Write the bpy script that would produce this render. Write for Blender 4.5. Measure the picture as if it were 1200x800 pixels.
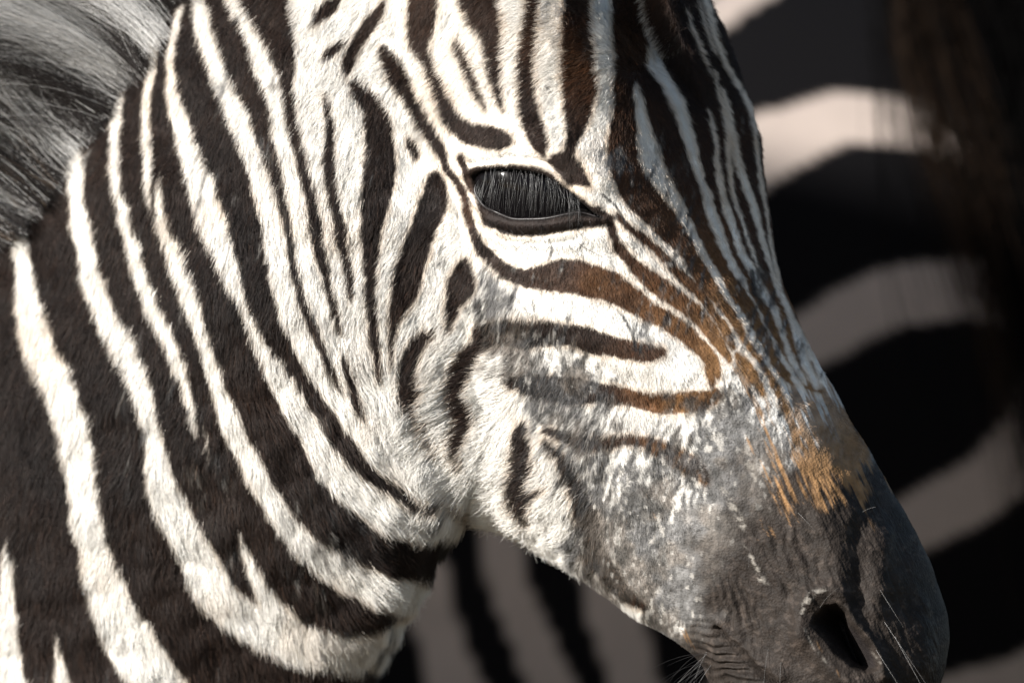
import bpy, math
import numpy as np
from mathutils import Vector

# ------------------------------------------------------------------ scene, camera, light
sc = bpy.context.scene
for o in list(bpy.data.objects):
    bpy.data.objects.remove(o)
C = sc.collection
S = 0.00045          # metres per unit of the animal's lateral drawing plane
Z0 = 1.45            # height of the drawing plane's centre above the ground
CAM_D = 9.0

cam_d = bpy.data.cameras.new('camera')
cam = bpy.data.objects.new('camera', cam_d)
C.objects.link(cam)
cam.location = (0, -CAM_D, Z0)
cam.rotation_euler = (math.radians(90), 0, 0)
cam_d.sensor_width = 36.0
cam_d.lens = 36.0 * CAM_D / (1200 * S)
cam_d.clip_end = 2000
cam_d.dof.use_dof = True
cam_d.dof.focus_distance = CAM_D + 0.015
cam_d.dof.aperture_fstop = 6.3
sc.camera = cam

SUN_TO = Vector((-0.81, -0.45, 0.39)).normalized()     # direction towards the sun
elev = math.asin(SUN_TO.z)
azim = math.atan2(SUN_TO.x, SUN_TO.y)
world = bpy.data.worlds.new('World')
sc.world = world
world.use_nodes = True
wn = world.node_tree
wn.nodes.clear()
sky = wn.nodes.new('ShaderNodeTexSky')
sky.sky_type = 'NISHITA'
sky.sun_disc = False
sky.sun_elevation = elev
sky.sun_rotation = azim
sky.air_density = 1.0
sky.dust_density = 1.0
bgn = wn.nodes.new('ShaderNodeBackground')
bgn.inputs[1].default_value = 0.065
wo = wn.nodes.new('ShaderNodeOutputWorld')
wn.links.new(sky.outputs[0], bgn.inputs[0])
wn.links.new(bgn.outputs[0], wo.inputs[0])

sun_d = bpy.data.lights.new('sun', 'SUN')
sun_d.energy = 5.0
sun_d.angle = math.radians(0.53)
sun_d.color = (1.0, 0.965, 0.915)
sun = bpy.data.objects.new('sun', sun_d)
C.objects.link(sun)
sun.rotation_euler = (-SUN_TO).to_track_quat('-Z', 'Y').to_euler()
sun.location = (-5, -5, 6)

sc.view_settings.view_transform = 'Standard'
sc.view_settings.look = 'None'
sc.view_settings.exposure = 1.1
sc.view_settings.gamma = 1.0
sc.view_settings.use_curve_mapping = False
sc.render.engine = 'CYCLES'
sc.cycles.use_denoising = True
sc.cycles.max_bounces = 6
sc.cycles.diffuse_bounces = 3
sc.cycles.transparent_max_bounces = 8
sc.cycles_curves.shape = 'RIBBONS'

rng = np.random.default_rng(7)

# ------------------------------------------------------------------ numeric helpers
def smooth(a, b, x):
    t = np.clip((x - a) / (b - a), 0, 1)
    return t * t * (3 - 2 * t)

def lattice_noise(x, y, scale, seed, sx=1.0, sy=1.0):
    """value noise 0..1 on a 2-D lattice of the given cell size"""
    r = np.random.default_rng(seed)
    T = r.random((128, 128)).astype(np.float32)
    if sx == sy:                       # turn each octave so the lattice never lines up
        ca, sa = math.cos(seed * 1.7 + .6), math.sin(seed * 1.7 + .6)
        x, y = np.asarray(x) * ca - np.asarray(y) * sa, np.asarray(x) * sa + np.asarray(y) * ca
    u = np.asarray(x) / (scale * sx) + 1000.0
    v = np.asarray(y) / (scale * sy) + 1000.0
    iu = np.floor(u).astype(int); iv = np.floor(v).astype(int)
    fu = u - iu; fv = v - iv
    fu = fu * fu * (3 - 2 * fu); fv = fv * fv * (3 - 2 * fv)
    a = T[iu & 127, iv & 127]; b = T[(iu + 1) & 127, iv & 127]
    c = T[iu & 127, (iv + 1) & 127]; d = T[(iu + 1) & 127, (iv + 1) & 127]
    return (a * (1 - fu) + b * fu) * (1 - fv) + (c * (1 - fu) + d * fu) * fv

def fbm(x, y, scale, seed, oct=4, sx=1.0, sy=1.0):
    s = 0; w = 0; a = 1.0
    for i in range(oct):
        s = s + a * lattice_noise(x, y, scale / 2 ** i, seed + 17 * i, sx, sy)
        w += a; a *= 0.55
    return s / w

def catmull(pts, n):
    """resample rows of pts with a Catmull-Rom spline at n even parameters"""
    P = np.asarray(pts, float)
    m = len(P)
    t = np.linspace(0, m - 1, n)
    i = np.clip(np.floor(t).astype(int), 0, m - 2)
    f = (t - i)[:, None]
    p1 = P[i]; p2 = P[i + 1]
    p0 = np.where((i > 0)[:, None], P[np.maximum(i - 1, 0)], 2 * p1 - p2)
    p3 = np.where((i < m - 2)[:, None], P[np.minimum(i + 2, m - 1)], 2 * p2 - p1)
    return 0.5 * ((2 * p1) + (p2 - p0) * f + (2 * p0 - 5 * p1 + 4 * p2 - p3) * f ** 2
                  + (3 * p1 - p0 - 3 * p2 + p3) * f ** 3)

# raster of the lateral drawing plane, one unit per cell
GX0, GX1, GY0, GY1 = -500, 1300, -420, 1300
GW, GH = GX1 - GX0, GY1 - GY0

def bilinear(G, X, Y):
    u = np.clip(X - GX0, 0, GW - 1.001); v = np.clip(Y - GY0, 0, GH - 1.001)
    iu = u.astype(int); iv = v.astype(int)
    fu = u - iu; fv = v - iv
    if G.ndim == 3:
        fu = fu[..., None]; fv = fv[..., None]
    return (G[iv, iu] * (1 - fu) + G[iv, iu + 1] * fu) * (1 - fv) + (G[iv + 1, iu] * (1 - fu) + G[iv + 1, iu + 1] * fu) * fv

def stroke_sd(strokes, spline=True, pad=14):
    """signed distance (positive inside) to a set of tapered strokes [(x,y,width)...]"""
    D = np.full((GH, GW), -40.0, np.float32)
    for st in strokes:
        P = np.array(st, float)
        if len(P) > 2 and spline:
            P = catmull(P, 1 + (len(P) - 1) * 4)
        for a, b in zip(P[:-1], P[1:]):
            R = max(a[2], b[2]) / 2 + pad
            x0 = int(max(GX0, min(a[0], b[0]) - R)); x1 = int(min(GX1, max(a[0], b[0]) + R + 1))
            y0 = int(max(GY0, min(a[1], b[1]) - R)); y1 = int(min(GY1, max(a[1], b[1]) + R + 1))
            if x1 <= x0 or y1 <= y0:
                continue
            yy, xx = np.mgrid[y0:y1, x0:x1]
            dx, dy = b[0] - a[0], b[1] - a[1]
            L = dx * dx + dy * dy + 1e-9
            t = np.clip(((xx - a[0]) * dx + (yy - a[1]) * dy) / L, 0, 1)
            d = (a[2] + (b[2] - a[2]) * t) / 2 - np.hypot(xx - a[0] - t * dx, yy - a[1] - t * dy)
            sub = D[y0 - GY0:y1 - GY0, x0 - GX0:x1 - GX0]
            np.maximum(sub, d, out=sub)
    return D

def poly_sd(poly, X, Y):
    """signed distance of points to a polygon, positive inside"""
    P = np.array(poly, float)
    d = np.full(X.shape, 1e9); inside = np.zeros(X.shape, bool)
    for a, b in zip(P, np.roll(P, -1, 0)):
        dx, dy = b - a
        t = np.clip(((X - a[0]) * dx + (Y - a[1]) * dy) / (dx * dx + dy * dy + 1e-9), 0, 1)
        d = np.minimum(d, np.hypot(X - a[0] - t * dx, Y - a[1] - t * dy))
        c = ((a[1] > Y) != (b[1] > Y)) & (X < dx * (Y - a[1]) / (dy + 1e-12) + a[0])
        inside ^= c
    return np.where(inside, d, -d)

def poly_grid(poly, pad=20):
    P = np.array(poly, float)
    D = np.full((GH, GW), -40.0, np.float32)
    x0 = int(max(GX0, P[:, 0].min() - pad)); x1 = int(min(GX1, P[:, 0].max() + pad))
    y0 = int(max(GY0, P[:, 1].min() - pad)); y1 = int(min(GY1, P[:, 1].max() + pad))
    yy, xx = np.mgrid[y0:y1, x0:x1].astype(np.float32)
    D[y0 - GY0:y1 - GY0, x0 - GX0:x1 - GX0] = poly_sd(poly, xx, yy)
    return D

def line_dist(line, X, Y):
    P = np.array(line, float)
    d = np.full(X.shape, 1e9)
    for a, b in zip(P[:-1], P[1:]):
        dx, dy = b[0] - a[0], b[1] - a[1]
        t = np.clip(((X - a[0]) * dx + (Y - a[1]) * dy) / (dx * dx + dy * dy + 1e-9), 0, 1)
        d = np.minimum(d, np.hypot(X - a[0] - t * dx, Y - a[1] - t * dy))
    return d

def anchors(A, power=3.0, step=10):
    """smooth field through scattered anchors (x, y, values...)"""
    A = np.array(A, float)
    xs = np.arange(GX0, GX1 + step, step); ys = np.arange(GY0, GY1 + step, step)
    xx, yy = np.meshgrid(xs, ys)
    W = 0; V = 0
    for a in A:
        w = 1.0 / ((xx - a[0]) ** 2 + (yy - a[1]) ** 2 + 60.0) ** (power / 2)
        W = W + w
        V = V + w[..., None] * a[2:]
    F = V / W[..., None]
    def f(X, Y):
        u = np.clip((X - GX0) / step, 0, len(xs) - 1.001); v = np.clip((Y - GY0) / step, 0, len(ys) - 1.001)
        iu = u.astype(int); iv = v.astype(int)
        fu = (u - iu)[..., None]; fv = (v - iv)[..., None]
        r = (F[iv, iu] * (1 - fu) + F[iv, iu + 1] * fu) * (1 - fv) + (F[iv + 1, iu] * (1 - fu) + F[iv + 1, iu + 1] * fu) * fv
        return r[..., 0] if r.shape[-1] == 1 else r
    return f

def W(X, Y, y):
    return np.stack([(X - 600) * S, y, (400 - Y) * S + Z0], -1)

# ------------------------------------------------------------------ materials
def new_mat(name):
    m = bpy.data.materials.new(name)
    m.use_nodes = True
    n = m.node_tree
    return m, n, n.nodes['Principled BSDF']

def mat_hair(name, rough=0.55, spec=0.16, sheen=0.0):
    m, n, p = new_mat(name)
    a = n.nodes.new('ShaderNodeAttribute'); a.attribute_name = 'coat_color'
    n.links.new(a.outputs['Color'], p.inputs['Base Color'])
    p.inputs['Roughness'].default_value = rough
    p.inputs['Specular IOR Level'].default_value = spec
    return m

def mat_skin(name):
    m, n, p = new_mat(name)
    a = n.nodes.new('ShaderNodeAttribute'); a.attribute_name = 'coat_color'
    tc = n.nodes.new('ShaderNodeTexCoord')
    no = n.nodes.new('ShaderNodeTexNoise'); no.inputs['Scale'].default_value = 900; no.inputs['Detail'].default_value = 4
    vo = n.nodes.new('ShaderNodeTexVoronoi'); vo.inputs['Scale'].default_value = 700
    no2 = n.nodes.new('ShaderNodeTexNoise'); no2.inputs['Scale'].default_value = 160; no2.inputs['Detail'].default_value = 6
    for q in (no, vo, no2):
        n.links.new(tc.outputs['Object'], q.inputs['Vector'])
    mx = n.nodes.new('ShaderNodeMath'); mx.operation = 'ADD'
    n.links.new(no.outputs['Fac'], mx.inputs[0]); n.links.new(vo.outputs['Distance'], mx.inputs[1])
    mx2 = n.nodes.new('ShaderNodeMath'); mx2.operation = 'ADD'
    n.links.new(mx.outputs[0], mx2.inputs[0]); n.links.new(no2.outputs['Fac'], mx2.inputs[1])
    b = n.nodes.new('ShaderNodeBump'); b.inputs['Strength'].default_value = 0.5; b.inputs['Distance'].default_value = 0.0006
    n.links.new(mx2.outputs[0], b.inputs['Height'])
    n.links.new(b.outputs[0], p.inputs['Normal'])
    r = n.nodes.new('ShaderNodeMapRange'); r.inputs[1].default_value = 0.35; r.inputs[2].default_value = 0.7
    r.inputs[3].default_value = 0.75; r.inputs[4].default_value = 1.25
    n.links.new(no2.outputs['Fac'], r.inputs[0])
    mm = n.nodes.new('ShaderNodeVectorMath'); mm.operation = 'SCALE'
    n.links.new(a.outputs['Color'], mm.inputs[0]); n.links.new(r.outputs[0], mm.inputs['Scale'])
    n.links.new(mm.outputs[0], p.inputs['Base Color'])
    p.inputs['Roughness'].default_value = 0.66
    p.inputs['Specular IOR Level'].default_value = 0.12
    return m

M_HAIR = mat_hair('coat_fibre')
M_SKIN = mat_skin('coat_skin')

# ------------------------------------------------------------------ object helpers
def empty(name, loc, label, cat, group=None):
    o = bpy.data.objects.new(name, None)
    C.objects.link(o)
    o.location = loc
    o['label'] = label; o['category'] = cat
    if group:
        o['group'] = group
    return o

def child(o, parent):
    o.parent = parent
    o.matrix_parent_inverse = parent.matrix_basis.inverted()
    return o

def mesh_obj(name, V, F, mat, parent=None, col=None, smooth_shade=True):
    me = bpy.data.meshes.new(name)
    V = np.asarray(V, np.float32)
    if isinstance(F, np.ndarray):
        nq = len(F); k = F.shape[1]
        me.vertices.add(len(V)); me.vertices.foreach_set('co', V.ravel())
        me.loops.add(nq * k); me.loops.foreach_set('vertex_index', F.astype(np.int32).ravel())
        me.polygons.add(nq); me.polygons.foreach_set('loop_start', np.arange(0, nq * k, k, dtype=np.int32))
        me.update(calc_edges=True)
    else:
        me.from_pydata(V.tolist(), [], F)
    me.validate()
    if smooth_shade:
        me.polygons.foreach_set('use_smooth', np.ones(len(me.polygons), bool))
    if col is not None:
        at = me.attributes.new('coat_color', 'FLOAT_COLOR', 'POINT')
        cc = np.ones((len(V), 4), np.float32); cc[:, :3] = col
        at.data.foreach_set('color', cc.ravel())
    me.materials.append(mat)
    o = bpy.data.objects.new(name, me)
    C.objects.link(o)
    if parent is not None:
        child(o, parent)
    return o

def curves_obj(name, P, R, col, mat, parent=None):
    """P (n,k,3) strands, R (n,k) radii, col (n,3)"""
    n, k = P.shape[:2]
    cu = bpy.data.hair_curves.new(name)
    cu.add_curves([k] * n)
    cu.attributes['position'].data.foreach_set('vector', np.ascontiguousarray(P, np.float32).ravel())
    ra = cu.attributes.get('radius') or cu.attributes.new('radius', 'FLOAT', 'POINT')
    ra.data.foreach_set('value', np.ascontiguousarray(R, np.float32).ravel())
    at = cu.attributes.new('coat_color', 'FLOAT_COLOR', 'CURVE')
    cc = np.ones((n, 4), np.float32); cc[:, :3] = col
    at.data.foreach_set('color', cc.ravel())
    cu.materials.append(mat)
    o = bpy.data.objects.new(name, cu)
    C.objects.link(o)
    if parent is not None:
        child(o, parent)
    return o

# ------------------------------------------------------------------ ground
m, n, p = new_mat('dry_soil')
tc = n.nodes.new('ShaderNodeTexCoord')
no = n.nodes.new('ShaderNodeTexNoise'); no.inputs['Scale'].default_value = 3; no.inputs['Detail'].default_value = 10
n.links.new(tc.outputs['Object'], no.inputs['Vector'])
cr = n.nodes.new('ShaderNodeValToRGB')
cr.color_ramp.elements[0].color = (0.045, 0.035, 0.02, 1); cr.color_ramp.elements[1].color = (0.12, 0.09, 0.055, 1)
cr.color_ramp.elements[0].position = 0.35; cr.color_ramp.elements[1].position = 0.65
n.links.new(no.outputs['Fac'], cr.inputs[0]); n.links.new(cr.outputs[0], p.inputs['Base Color'])
bp = n.nodes.new('ShaderNodeBump'); bp.inputs['Strength'].default_value = 0.6; bp.inputs['Distance'].default_value = 0.05
n.links.new(no.outputs['Fac'], bp.inputs['Height']); n.links.new(bp.outputs[0], p.inputs['Normal'])
p.inputs['Roughness'].default_value = 0.95
g = 600.0
gx = np.linspace(-g, g, 41)
gv = np.array([(x, y, 0.0) for y in gx for x in gx])
gf = np.array([(j * 41 + i, j * 41 + i + 1, (j + 1) * 41 + i + 1, (j + 1) * 41 + i) for j in range(40) for i in range(40)])
ground = mesh_obj('ground', gv, gf, m)
ground['kind'] = 'structure'

# ------------------------------------------------------------------ the coat of the near zebra (traced on its side)
def edges(rows):
    """rows (y, left, right) of a pale or dark band -> stroke"""
    return [((l + r) / 2, y, r - l) for y, l, r in rows]

dark = []
# pale bands of the neck are cut out of a dark neck
pale_neck = [
    edges([(265, -4, 18), (300, 2, 27), (350, 4, 37), (400, 12, 56), (425, 22, 64), (450, 37, 80), (475, 46, 90), (500, 55, 98),
           (525, 60, 104), (550, 64, 107), (575, 68, 110), (600, 73, 113), (625, 77, 118), (650, 82, 123), (675, 85, 132),
           (700, 91, 143), (725, 100, 156), (750, 108, 172), (775, 122, 188), (800, 145, 206), (850, 180, 240), (920, 240, 300)]),
    edges([(165, 66, 86), (200, 65, 92), (225, 68, 92), (250, 71, 96), (275, 75, 103), (300, 80, 108), (325, 86, 114), (350, 95, 124),
           (375, 104, 133), (400, 117, 151), (425, 130, 163), (450, 142, 172), (475, 150, 178), (500, 158, 184), (525, 161, 189),
           (550, 163, 197), (575, 165, 205), (600, 173, 219), (625, 187, 231), (650, 198, 247), (675, 208, 260), (700, 222, 276)])
    + [(272, 722, 50), (300, 738, 52), (335, 757, 54), (370, 767, 56), (405, 772, 52), (440, 768, 50), (470, 755, 46), (500, 735, 44)],
    [(277, 633, 8), (283, 650, 15), (296, 675, 20), (306, 700, 24), (316, 720, 34), (330, 740, 50)],
    edges([(95, 124, 140), (125, 120, 138), (150, 119, 137), (175, 119, 135), (200, 119, 136), (225, 124, 140), (250, 130, 147),
           (275, 136, 154), (300, 142, 162), (325, 150, 170), (350, 160, 180), (375, 170, 190), (400, 184, 204), (425, 194, 212),
           (450, 203, 219), (475, 212, 225), (500, 219, 230), (510, 222, 228)]),
    [(234, 500, 5), (238, 520, 6), (241, 545, 2)],
    edges([(20, 176, 188), (45, 167, 181), (75, 164, 178), (100, 160, 173), (125, 158, 172), (150, 158, 172), (175, 160, 173),
           (200, 161, 177), (225, 164, 174), (250, 169, 172)]),
    edges([(207, 181, 186), (225, 175, 187), (250, 173, 189), (275, 180, 199), (300, 188, 210), (325, 200, 223), (350, 208, 231),
           (375, 216, 237), (400, 225, 245), (425, 233, 253), (450, 240, 262), (475, 246, 271), (500, 254, 284), (525, 266, 295),
           (550, 279, 309), (575, 291, 322)])
    + [(322, 600, 30), (340, 625, 33), (364, 650, 38), (395, 672, 42), (430, 690, 46), (460, 702, 44), (490, 700, 40)],
    edges([(0, 203, 214), (25, 195, 208), (50, 189, 202), (75, 188, 202), (100, 188, 205), (125, 191, 214), (150, 198, 222), (175, 204, 230),
           (200, 209, 241), (225, 215, 252), (250, 222, 261), (275, 234, 268), (300, 246, 275), (325, 258, 283), (350, 274, 290),
           (375, 282, 297), (400, 290, 309), (425, 301, 325), (450, 312, 345), (475, 325, 360)])
    + [(357, 500, 33), (371, 525, 36), (388, 552, 40), (418, 582, 44), (455, 606, 44), (490, 617, 40), (530, 615, 38)],
]
# everything from the sixth band forward is pale ground with dark stripes
pale_front = [(229, -40), (230, 0), (233, 25), (239, 50), (246, 75), (257, 100), (267, 125), (277, 150), (287, 175), (297, 200), (302, 225),
              (303, 262), (306, 300), (317, 340), (326, 375), (338, 405), (352, 432), (368, 458), (384, 480), (402, 505), (420, 530),
              (443, 558), (470, 575), (500, 588), (540, 594), (700, 780), (1300, 1000), (1300, -400), (229, -400)]
pale_front = [(x - 11 if y < 250 and x < 400 and y > -50 else x, y) for x, y in pale_front]
dark += [
    # behind the jowl
    edges([(-40, 232, 254), (0, 240, 262), (25, 247, 270), (50, 254, 281), (75, 262, 291), (100, 273, 301), (125, 288, 311), (150, 297, 313),
           (175, 305, 318), (200, 315, 326), (237, 325, 332), (275, 334, 339), (300, 338, 343), (337, 346, 351), (362, 354, 360),
           (375, 360, 368), (400, 368, 374), (425, 380, 384), (460, 398, 400)]),
    [(271, 20, 7), (277, 40, 9), (284, 62, 8)],
    edges([(-30, 270, 330), (0, 287, 335), (25, 300, 339), (50, 312, 342), (75, 324, 342), (100, 330, 341), (125, 334, 344), (150, 336, 347), (175, 344, 352),
           (200, 350, 360), (232, 358, 368), (262, 363, 374), (287, 368, 378), (312, 374, 381), (337, 381, 386), (362, 389, 393), (387, 395, 397)]),
    [(400, 415, 3), (408, 445, 6), (416, 472, 7), (424, 490, 2)],
    [(380, 110, 3), (386, 150, 6), (386, 187, 10), (387, 210, 9), (394, 250, 11), (399, 275, 10), (404, 300, 8), (408, 325, 5), (411, 350, 2)],
    [(380, 64, 5), (388, 57, 8), (397, 50, 4)],
    [(448, 2, 5), (438, 20, 13), (427, 34, 15), (415, 52, 11), (407, 70, 12), (405, 80, 8)],
    [(414, 96, 8), (421, 106, 15), (434, 122, 20), (441, 140, 27), (444, 165, 31), (445, 195, 34), (441, 230, 31), (436, 262, 22),
     (434, 290, 17), (434, 312, 14), (434, 337, 10), (436, 365, 8), (437, 395, 8), (440, 420, 6), (441, 445, 3)],
    [(510, 208, 18), (509, 225, 30), (506, 240, 35), (497, 265, 30), (488, 290, 31), (480, 312, 31), (475, 335, 31), (468, 355, 22),
     (461, 375, 12), (458, 400, 5), (457, 425, 3)],
    [(500, 392, 12), (489, 402, 16), (480, 425, 20), (478, 445, 22), (481, 460, 26), (482, 472, 16), (487, 490, 10), (492, 505, 6), (504, 522, 7), (512, 534, 3)],
    [(547, 305, 8), (542, 320, 24), (540, 336, 34), (531, 352, 20), (528, 370, 12), (526, 384, 4)],
    [(570, 398, 22), (556, 411, 18), (545, 425, 24), (535, 445, 24), (531, 462, 22), (537, 480, 26), (541, 494, 24), (538, 510, 17), (534, 527, 12), (538, 546, 4)],
    [(612, 500, 14), (611, 520, 20), (611, 540, 23), (608, 563, 22), (607, 587, 21), (613, 602, 16), (616, 614, 8)],
    [(612, 590, 12), (628, 580, 8), (638, 574, 4)],
    [(640, 520, 10), (662, 545, 14), (675, 575, 16), (687, 605, 24), (691, 632, 26), (694, 652, 24), (709, 668, 24), (722, 686, 22), (738, 700, 16), (758, 712, 8)],
    # beside and under the eye
    [(448, 56, 8), (462, 82, 20), (473, 101, 20), (485, 121, 16), (495, 140, 18), (508, 160, 15), (518, 180, 12), (526, 200, 9),
     (541, 221, 10), (546, 243, 11), (552, 266, 12), (561, 286, 13), (576, 304, 16), (595, 318, 18), (615, 326, 22), (640, 325, 33),
     (665, 324, 40), (690, 329, 38), (715, 336, 36), (738, 350, 30), (760, 364, 24), (785, 378, 22), (805, 392, 20), (825, 412, 18),
     (837, 430, 14), (841, 442, 7)],
    [(478, 164, 7), (482, 172, 10), (487, 182, 7)],
    [(541, 183, 8), (544, 196, 9), (549, 211, 10), (554, 222, 10)],
    [(562, 390, 18), (590, 391, 30), (620, 391, 32), (650, 391, 26), (680, 395, 29), (705, 403, 28), (730, 409, 26), (755, 413, 22), (774, 413, 12)],
    [(600, 450, 18), (640, 455, 32), (675, 458, 32), (705, 459, 24), (730, 465, 20), (755, 471, 20), (780, 473, 24), (808, 472, 26), (825, 469, 22), (839, 462, 14)],
    [(640, 505, 10), (690, 520, 16), (740, 516, 12), (765, 521, 16), (785, 532, 22), (805, 541, 24), (821, 555, 19), (828, 569, 8)],
    [(866, 416, 8), (880, 435, 15), (893, 460, 7)], [(890, 416, 5), (905, 445, 8), (918, 475, 9), (923, 484, 4)], [(868, 392, 8), (884, 412, 7), (893, 424, 3)], [(826, 420, 6), (832, 440, 9), (836, 452, 4)],
    [(715, 262, 9), (722, 283, 10), (733, 300, 13), (745, 312, 15), (762, 327, 20), (780, 340, 22), (800, 354, 21), (815, 367, 19), (832, 387, 17), (845, 405, 16), (855, 421, 9)],
    [(722, 252, 6), (735, 265, 8), (750, 277, 8), (767, 292, 11), (785, 310, 11), (800, 325, 12), (815, 338, 13), (828, 355, 11), (838, 372, 10), (850, 388, 12), (860, 408, 6)],
    # forehead and nose
    [(500, -40, 38), (497, 0, 36), (493, 25, 34), (492, 45, 26), (499, 65, 15), (506, 85, 13), (515, 105, 15), (522, 125, 20), (533, 143, 22), (550, 156, 25), (570, 160, 27), (586, 163, 24), (596, 166, 10)],
    [(556, -40, 50), (562, 0, 46), (568, 20, 40), (575, 40, 26), (578, 62, 19), (581, 87, 15), (584, 107, 11), (590, 128, 5)],
    [(533, 46, 6), (541, 62, 11), (548, 78, 12), (555, 97, 11), (560, 112, 8), (567, 128, 4)],
    [(625, -40, 14), (623, 0, 13), (620, 40, 16), (618, 70, 18), (618, 100, 19), (620, 120, 21), (624, 142, 24), (629, 160, 23), (634, 174, 14), (638, 182, 6)],
    [(680, -40, 26), (678, 0, 28), (676, 25, 32), (677, 50, 34), (678, 75, 37), (680, 100, 40), (679, 120, 35), (677, 140, 29), (673, 160, 17), (668, 178, 14)],
    [(730, -40, 34), (734, 0, 33), (738, 30, 38), (741, 60, 40), (736, 85, 30), (731, 105, 22), (732, 125, 25), (731, 150, 31), (731, 178, 36),
     (736, 205, 37), (749, 228, 38), (765, 245, 36), (780, 262, 33), (796, 281, 27), (808, 297, 19), (819, 316, 21), (830, 335, 19), (843, 353, 15), (860, 375, 14), (870, 392, 9)],
    [(744, 72, 18), (757, 92, 20), (766, 112, 24), (777, 140, 29), (786, 162, 29), (792, 185, 30), (807, 220, 25), (815, 240, 20), (821, 260, 18), (830, 280, 15),
     (840, 298, 15), (850, 318, 15), (861, 336, 17), (872, 353, 18), (883, 371, 15), (896, 396, 12), (907, 418, 10), (919, 437, 12), (927, 449, 5)],
]
eye_blob = [(648, 180), (664, 176), (676, 186), (684, 198), (692, 214), (690, 220), (678, 216), (664, 218), (648, 198), (640, 188)]
lid_low = [(556, 236), (566, 262), (586, 273), (610, 278), (632, 277), (656, 273), (676, 269), (700, 266), (716, 262), (722, 256), (700, 240), (640, 240)]
lid_up = [(546, 197), (562, 193), (590, 192.5), (620, 195), (642, 201), (668, 222), (700, 246), (722, 254), (700, 258), (640, 250), (560, 236), (550, 222)]
ear_mark = [(365, 27), (367, 12), (384, -4), (398, -8), (389, 12)]
EYE = [(553, 206), (562, 199), (580, 197), (600, 198), (620, 200), (638, 205), (652, 213), (666, 223), (680, 236), (692, 246), (706, 255),
       (690, 253), (676, 250), (662, 252), (640, 256), (618, 257), (598, 256), (580, 250), (566, 240), (557, 226)]

nose_dark = [(750, -60), (752, -20), (760, 30), (772, 75), (788, 110), (798, 150), (806, 185), (820, 225), (830, 260), (843, 290), (858, 320), (870, 345), (882, 365),
             (896, 395), (910, 425), (925, 449), (965, 462), (950, 410), (940, 370), (930, 330), (922, 280), (915, 200), (905, 130), (890, 80), (860, 20), (845, -60)]
nose_pale = [
    [(752, 5, 3), (759, 30, 7), (769, 60, 12), (778, 88, 14), (790, 112, 18), (801, 140, 18), (810, 175, 17), (820, 205, 14), (827, 225, 14), (836, 252, 13), (845, 280, 13), (854, 300, 13),
     (863, 320, 13), (874, 345, 13), (886, 365, 9), (896, 385, 9), (904, 403, 12), (918, 425, 11), (930, 442, 9), (940, 456, 8)],
    [(832, 128, 3), (841, 165, 6), (845, 212, 9), (851, 240, 9), (865, 280, 10), (884, 320, 11), (898, 345, 11), (909, 364, 8), (920, 400, 7), (933, 430, 8), (945, 448, 8)],
    [(838, 80, 3), (847, 120, 5), (855, 160, 7), (860, 225, 6), (870, 255, 4), (878, 280, 4), (893, 318, 3)],
    [(849, 100, 4), (857, 140, 8), (868, 188, 10), (880, 225, 11), (889, 255, 9), (896, 280, 8), (906, 318, 5), (915, 345, 5), (926, 368, 7), (936, 400, 11), (947, 430, 12), (958, 452, 10)],
    [(822, -30, 8), (829, 0, 8), (834, 20, 9), (841, 45, 8), (855, 75, 8), (871, 100, 8), (883, 125, 8), (888, 155, 6), (892, 190, 5), (898, 228, 5), (903, 255, 4), (906, 280, 4), (912, 320, 5), (920, 352, 6), (934, 380, 8), (952, 420, 8)],
    [(806, 10, 2), (814, 35, 4), (824, 60, 4), (834, 84, 2)], [(818, -10, 2), (826, 25, 4), (838, 60, 3)]]
NOST = [(954, 721), (965, 710), (979, 708), (990, 714), (997, 730), (1008, 741), (1019, 755), (1026, 768), (1028, 782), (1015, 786), (997, 779), (977, 762), (963, 744), (952, 731)]
# stripes run on past the poll and down the neck
ext = []
for st in dark:
    x0, y0, w0 = st[0]
    if y0 <= 5 and w0 > 6:
        if x0 < 350:
            ext.append([(x0 + 20, -400, w0), (x0 - 22, -250, w0), (x0 - 20, -130, w0)] + list(st))
        else:
            ext.append([(x0 * .45 + 560 * .55, -330, w0 * .6), (x0 * .7 + 560 * .3, -200, w0 * .9), (x0 * .9 + 56, -100, w0)] + list(st))
    else:
        ext.append(st)
dark = ext
for k in range(3):
    dark.append([(395 + 30 * k, -330, 8), (385 + 22 * k, -220, 14), (378 + 20 * k, -120, 12), (380 + 22 * k, -40, 5)])
pale_neck += [[(150 - 42 * k, -260 - 10 * k, 22), (160 - 40 * k, -120, 20), (175 - 38 * k, -40 + 18 * k, 14)] for k in range(2)]
pale_neck += [[(60, 860, 10), (90, 960, 26), (150, 1080, 40), (240, 1200, 44)],
              [(2, 800, 36), (30, 880, 44), (80, 980, 48), (150, 1090, 50), (240, 1220, 50)],
              [(-120, 440, 22), (-118, 520, 34), (-105, 620, 40), (-80, 740, 44), (-40, 860, 48), (30, 1000, 52), (110, 1120, 54), (200, 1260, 54)],
              [(-235, 530, 24), (-232, 620, 38), (-215, 720, 44), (-185, 830, 50), (-135, 950, 52), (-60, 1080, 56), (40, 1220, 56)],
              [(-345, 620, 26), (-340, 720, 40), (-320, 830, 48), (-280, 950, 52), (-220, 1080, 56), (-130, 1230, 58)],
              [(-450, 700, 30), (-440, 820, 44), (-410, 960, 52), (-350, 1100, 56), (-270, 1240, 58)]]
SD_dark = stroke_sd(dark)
for pl in (eye_blob, lid_low, lid_up, ear_mark):
    SD_dark = np.maximum(SD_dark, poly_grid(pl))
SD_dark = np.maximum(SD_dark, np.minimum(poly_grid(nose_dark), -stroke_sd(nose_pale)))
SD_pale = stroke_sd(pale_neck)
front = poly_grid(pale_front)
SD_pale = np.maximum(SD_pale, front)
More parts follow.
